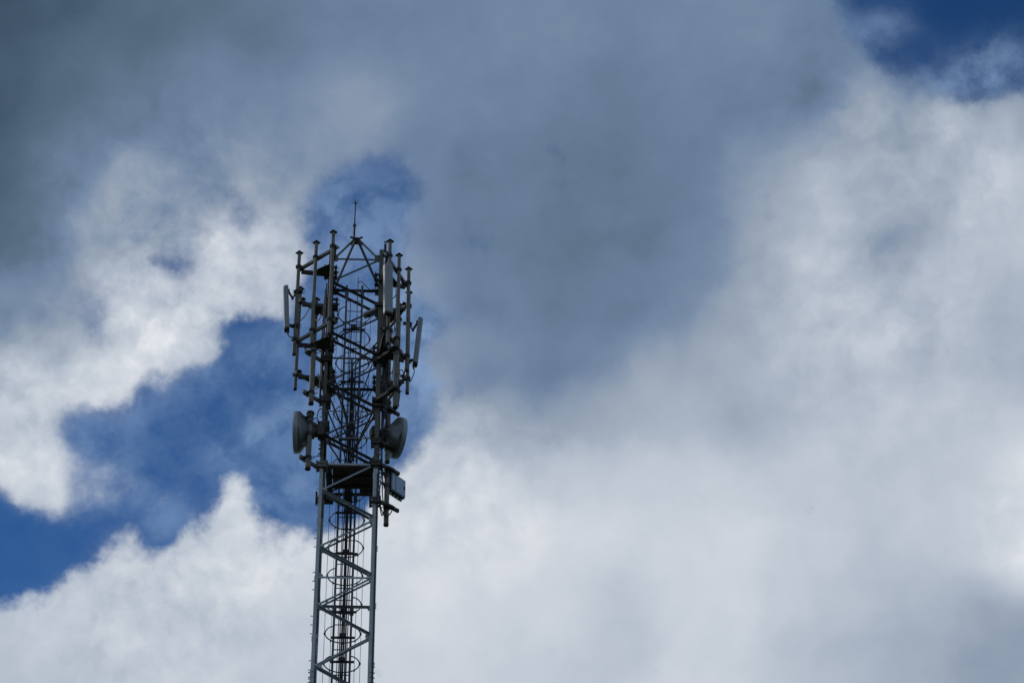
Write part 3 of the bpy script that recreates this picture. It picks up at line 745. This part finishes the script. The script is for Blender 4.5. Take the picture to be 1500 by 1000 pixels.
def noise(vec, scale, detail=6, rough=.55, off=(0,0,0), dist=0):
    nd = N.new('ShaderNodeTexNoise'); nd.inputs['Scale'].default_value = scale; nd.inputs['Detail'].default_value = detail
    nd.inputs['Roughness'].default_value = rough; nd.inputs['Distortion'].default_value = dist
    Lk.new(vmath('ADD', vec, off), nd.inputs['Vector']); return nd
def sep(v):
    nd = N.new('ShaderNodeSeparateXYZ'); Lk.new(v, nd.inputs[0]); return nd.outputs
D = N.new('ShaderNodeTexCoord').outputs['Generated']
# tangent frame of the cloud field, fixed in the world
FC = V3((math.sin(.04920)*math.cos(.66841), math.cos(.04920)*math.cos(.66841), math.sin(.66841)))
h0 = V3((math.cos(.04920), -math.sin(.04920), 0)); v0 = h0.cross(FC)
HC = h0*math.cos(.015815) - v0*math.sin(.015815); VC = h0*math.sin(.015815) + v0*math.cos(.015815)
wz = noise(D, 16, 5, .6)
w2 = noise(D, 55, 5, .62, (7,3,1))
warp = vmath('ADD', vmath('SCALE', vmath('SUBTRACT', wz.outputs['Color'], (.5,.5,.5)), scale=.014), vmath('SCALE', vmath('SUBTRACT', w2.outputs['Color'], (.5,.5,.5)), scale=.011))
Dw = vmath('ADD', D, warp)
den = math_('MAXIMUM', vmath('DOT_PRODUCT', Dw, FC), .12)
a_ = math_('ADD', math_('MULTIPLY', math_('DIVIDE', vmath('DOT_PRODUCT', Dw, HC), den), 2.35373), .5)       # 0..1 across the field
b_ = math_('SUBTRACT', .5, math_('MULTIPLY', math_('DIVIDE', vmath('DOT_PRODUCT', Dw, VC), den), 3.53059))    # 0..1 down the field
NR = len(GRID_A) - 1
def row_group(j):
    """one row of the cloud map: adds its share (weight by height) to the running total"""
    g = bpy.data.node_groups.new('cloud_row', 'ShaderNodeTree'); gn = g.nodes; gl = g.links
    g.interface.new_socket('along', in_out='INPUT', socket_type='NodeSocketFloat')
    g.interface.new_socket('down', in_out='INPUT', socket_type='NodeSocketFloat')
    g.interface.new_socket('side', in_out='INPUT', socket_type='NodeSocketFloat')
    g.interface.new_socket('total', in_out='INPUT', socket_type='NodeSocketVector')
    g.interface.new_socket('total', in_out='OUTPUT', socket_type='NodeSocketVector')
    gi = gn.new('NodeGroupInput'); go = gn.new('NodeGroupOutput')
    def mm(op, x, y=None, z=None):
        nd = gn.new('ShaderNodeMath'); nd.operation = op
        for i, v in enumerate((x, y, z)):
            if v is None: continue
            if isinstance(v, (int, float)): nd.inputs[i].default_value = v
            else: gl.new(v, nd.inputs[i])
        return nd.outputs[0]
    def ramp(pos, row):
        nd = gn.new('ShaderNodeValToRGB'); cr_ = nd.color_ramp; cr_.interpolation = 'B_SPLINE'
        cr_.elements[0].position = pos[0]; cr_.elements[1].position = pos[-1]
        for p in pos[1:-1]: cr_.elements.new(p)
        for e, p, (cv, lv, vl) in zip(cr_.elements, pos, row): e.position = p; e.color = (cv, lv, vl, 1)
        return nd
    ra = ramp([c/1500 for c in cols_a], GRID_A[j]); rb = ramp([c/1500 for c in cols_b], GRID_B[j])
    sx = gn.new('ShaderNodeSeparateXYZ'); gl.new(gi.outputs[3], sx.inputs[0])
    tick = mm('MULTIPLY', sx.outputs[1], 1e-7)            # keeps the rows evaluated one after another
    al = mm('ADD', gi.outputs[0], tick); dn = mm('ADD', gi.outputs[1], tick)
    gl.new(al, ra.inputs['Fac']); gl.new(al, rb.inputs['Fac'])
    mxr = gn.new('ShaderNodeMixRGB'); gl.new(gi.outputs[2], mxr.inputs['Fac']); gl.new(ra.outputs['Color'], mxr.inputs['Color1']); gl.new(rb.outputs['Color'], mxr.inputs['Color2'])
    x = mm('ABSOLUTE', mm('SUBTRACT', dn, float(j)))
    p = mm('MAXIMUM', mm('SUBTRACT', 1.5, x), 0.); q = mm('MAXIMUM', mm('SUBTRACT', .5, x), 0.)
    w = mm('SUBTRACT', mm('MULTIPLY', mm('MULTIPLY', p, p), .5), mm('MULTIPLY', mm('MULTIPLY', q, q), 1.5))
    if j in (0, NR): w = mm('MULTIPLY_ADD', mm('MULTIPLY', q, q), .5, w)
    sn = gn.new('ShaderNodeVectorMath'); sn.operation = 'SCALE'; gl.new(mxr.outputs['Color'], sn.inputs[0]); gl.new(w, sn.inputs['Scale'])
    ad = gn.new('ShaderNodeVectorMath'); ad.operation = 'ADD'; gl.new(gi.outputs[3], ad.inputs[0]); gl.new(sn.outputs[0], ad.inputs[1])
    gl.new(ad.outputs[0], go.inputs[0])
    return g
row_groups = [row_group(j) for j in range(NR + 1)]
side = smooth(a_, 645/1500, 675/1500)
t_ = math_('MINIMUM', math_('MAXIMUM', math_('MULTIPLY', b_, float(NR)), 0.), float(NR))
tot = vmath('SCALE', Dw, scale=1e-6)
for g in row_groups:
    nd = N.new('ShaderNodeGroup'); nd.node_tree = g
    for i, v in enumerate((a_, t_, side, tot)): Lk.new(v, nd.inputs[i])
    tot = nd.outputs[0]
ch = sep(tot); cov0, lum0, veil0 = ch[0], ch[1], ch[2]
# beyond the described field the cover goes over into broken cloud
dx = math_('MAXIMUM', math_('SUBTRACT', math_('ABSOLUTE', math_('SUBTRACT', a_, .5)), .52), 0.)
dy = math_('MAXIMUM', math_('SUBTRACT', math_('ABSOLUTE', math_('SUBTRACT', b_, .5)), .53), 0.)
outw = smooth(math_('ADD', dx, dy), 0., .3)
big = noise(D, 3.2, 6, .55, (3,9,4)).outputs['Fac']; big2 = noise(D, 4.5, 6, .6, (13,2,8)).outputs['Fac']
cov0 = math_('ADD', math_('MULTIPLY', cov0, math_('SUBTRACT', 1., outw)), math_('MULTIPLY', smooth(big, .38, .56), outw))
lum0 = math_('ADD', math_('MULTIPLY', lum0, math_('SUBTRACT', 1., outw)), math_('MULTIPLY', smooth(big2, .3, .7, .42, .85), outw))
# fine structure: torn edges, haze in the gaps, billows lit from the sun side
n1 = noise(D, 44, 9, .62, (1,5,2)).outputs['Fac']
def blob(x, y, r):
    dx_ = math_('SUBTRACT', a_, x/1500); dy_ = math_('MULTIPLY', math_('SUBTRACT', b_, y/1000), 2/3)
    return smooth(math_('SQRT', math_('ADD', math_('MULTIPLY', dx_, dx_), math_('MULTIPLY', dy_, dy_))), 0, r/1500, 1., 0.)
def blobs(lst):
    o = None
    for x, y, r, k in lst:
        q = math_('MULTIPLY', blob(x, y, r), k); o = q if o is None else math_('MAXIMUM', o, q)
    return o
soft = blobs(((530, 240, 260, 1.), (640, 440, 200, .9), (1330, 60, 300, .7), (110, 680, 190, .8), (300, 330, 160, .8), (120, 440, 150, .9), (430, 360, 140, .6), (640, 600, 130, .5), (250, 560, 140, .5)))
ne = noise(Dw, 21, 6, .6, (6,1,7)).outputs['Fac']
fld = math_('MULTIPLY_ADD', math_('SUBTRACT', ne, .5), math_('MULTIPLY', math_('MULTIPLY', cov0, math_('SUBTRACT', 1., cov0)), 1.6), cov0)
sharp_ = smooth(math_('MULTIPLY_ADD', math_('SUBTRACT', n1, .5), 1.5, fld), .22, .80)
soft_ = smooth(math_('MULTIPLY_ADD', math_('SUBTRACT', n1, .5), math_('MULTIPLY', math_('MULTIPLY', cov0, math_('SUBTRACT', 1., cov0)), 4.), fld), .02, .98)
cov = math_('ADD', math_('MULTIPLY', sharp_, math_('SUBTRACT', 1., soft)), math_('MULTIPLY', soft_, soft))
nv = noise(Dw, 60, 6, .6, (5,5,1)).outputs['Fac']
veil = math_('MULTIPLY', math_('ADD', veil0, .0), smooth(nv, .28, .68, .42, 1.5), clamp=True)
puff = blobs(((280, 410, 330, 1.25), (60, 600, 260, 1.), (230, 830, 330, .8), (1340, 230, 330, .55), (1280, 420, 330, .5), (1490, 760, 120, .4), (660, 700, 200, .7)))
puff = math_('ADD', math_('MULTIPLY', puff, math_('SUBTRACT', 1., outw)), math_('MULTIPLY', outw, .7))
def billow(scale, off, step, detail=7):
    q0 = noise(Dw, scale, detail, .55, off).outputs['Fac']; q1 = noise(Dw, scale, detail, .55, tuple(o + s_ for o, s_ in zip(off, step))).outputs['Fac']
    return math_('SUBTRACT', q0, q1)
r1 = billow(19, (2,7,3), (-.012, .002, .014)); r2 = billow(58, (8,2,6), (-.004, .001, .005))
n2 = noise(Dw, 14, 7, .52, (4,4,4)).outputs['Fac']
lum = math_('ADD', lum0, math_('MULTIPLY', math_('SUBTRACT', n2, .5), .07))
lum = math_('MULTIPLY_ADD', math_('MULTIPLY_ADD', puff, .85, .15), math_('ADD', math_('MULTIPLY', r1, .52), math_('MULTIPLY', r2, .26)), lum)
cc = N.new('ShaderNodeValToRGB'); cc.color_ramp.interpolation = 'LINEAR'
def lin(r, g, b_):
    f = lambda c: c/12.92 if c <= .04045 else ((c+.055)/1.055)**2.4
    return tuple(f(x/255)*SKYK for x in (r, g, b_)) + (1,)
SKYK = 10.       # cloud values are multiplied back by the Background strength of 0.1
tones = [(60,(45,60,78)), (80,(61,80,100)), (101,(80,101,122)), (112,(91,112,133)), (130,(108,129,157)), (142,(122,141,167)), (160,(146,160,178)), (183,(172,183,198)), (203,(195,203,214)), (213,(206,212,221)), (222,(218,222,229)), (245,(240,242,246))]
for i, (l, c) in enumerate(tones):
    e = cc.color_ramp.elements[0] if i == 0 else (cc.color_ramp.elements[1] if i == 1 else cc.color_ramp.elements.new(l/255))
    e.position = l/255
for e, (l, c) in zip(cc.color_ramp.elements, tones): e.color = lin(*c)
Lk.new(lum, cc.inputs['Fac'])
sky = N.new('ShaderNodeTexSky'); sky.sky_type = 'NISHITA'; sky.sun_disc = False
sky.sun_elevation = SUN_EL; sky.sun_rotation = SUN_AZ; sky.altitude = 1500; sky.air_density = 1.0; sky.dust_density = .3; sky.ozone_density = 4.0
tint = N.new('ShaderNodeMixRGB'); tint.blend_type = 'MULTIPLY'; tint.inputs['Fac'].default_value = 1; tint.inputs['Color2'].default_value = (.185,.345,.385,1)
gam = N.new('ShaderNodeGamma'); gam.inputs['Gamma'].default_value = 1.45; Lk.new(sky.outputs[0], gam.inputs['Color']); Lk.new(gam.outputs[0], tint.inputs['Color1'])
mx = N.new('ShaderNodeMixRGB'); vm = N.new('ShaderNodeMixRGB'); Lk.new(veil, vm.inputs['Fac']); Lk.new(tint.outputs[0], vm.inputs['Color1']); vm.inputs['Color2'].default_value = lin(142, 170, 206)
Lk.new(cov, mx.inputs['Fac']); Lk.new(vm.outputs[0], mx.inputs['Color1']); Lk.new(cc.outputs['Color'], mx.inputs['Color2'])
bg = N.new('ShaderNodeBackground'); bg.inputs['Strength'].default_value = .1; Lk.new(mx.outputs[0], bg.inputs['Color'])
wo = N.new('ShaderNodeOutputWorld'); Lk.new(bg.outputs[0], wo.inputs['Surface'])
world.cycles.sampling_method = 'MANUAL'; world.cycles.sample_map_resolution = 512

# sun filtered by the cloud
sl = bpy.data.lights.new('sun', 'SUN'); sl.energy = .75; sl.angle = math.radians(12); sl.color = (1, .95, .88)
so = bpy.data.objects.new('sun', sl); COL.objects.link(so)
sd = V3((math.sin(SUN_AZ)*math.cos(SUN_EL), math.cos(SUN_AZ)*math.cos(SUN_EL), math.sin(SUN_EL)))
so.rotation_euler = sd.to_track_quat('Z', 'Y').to_euler(); so.location = (0, 0, 60)

scene.view_settings.view_transform = 'Standard'; scene.view_settings.look = 'None'
scene.view_settings.exposure = 0; scene.view_settings.gamma = 1
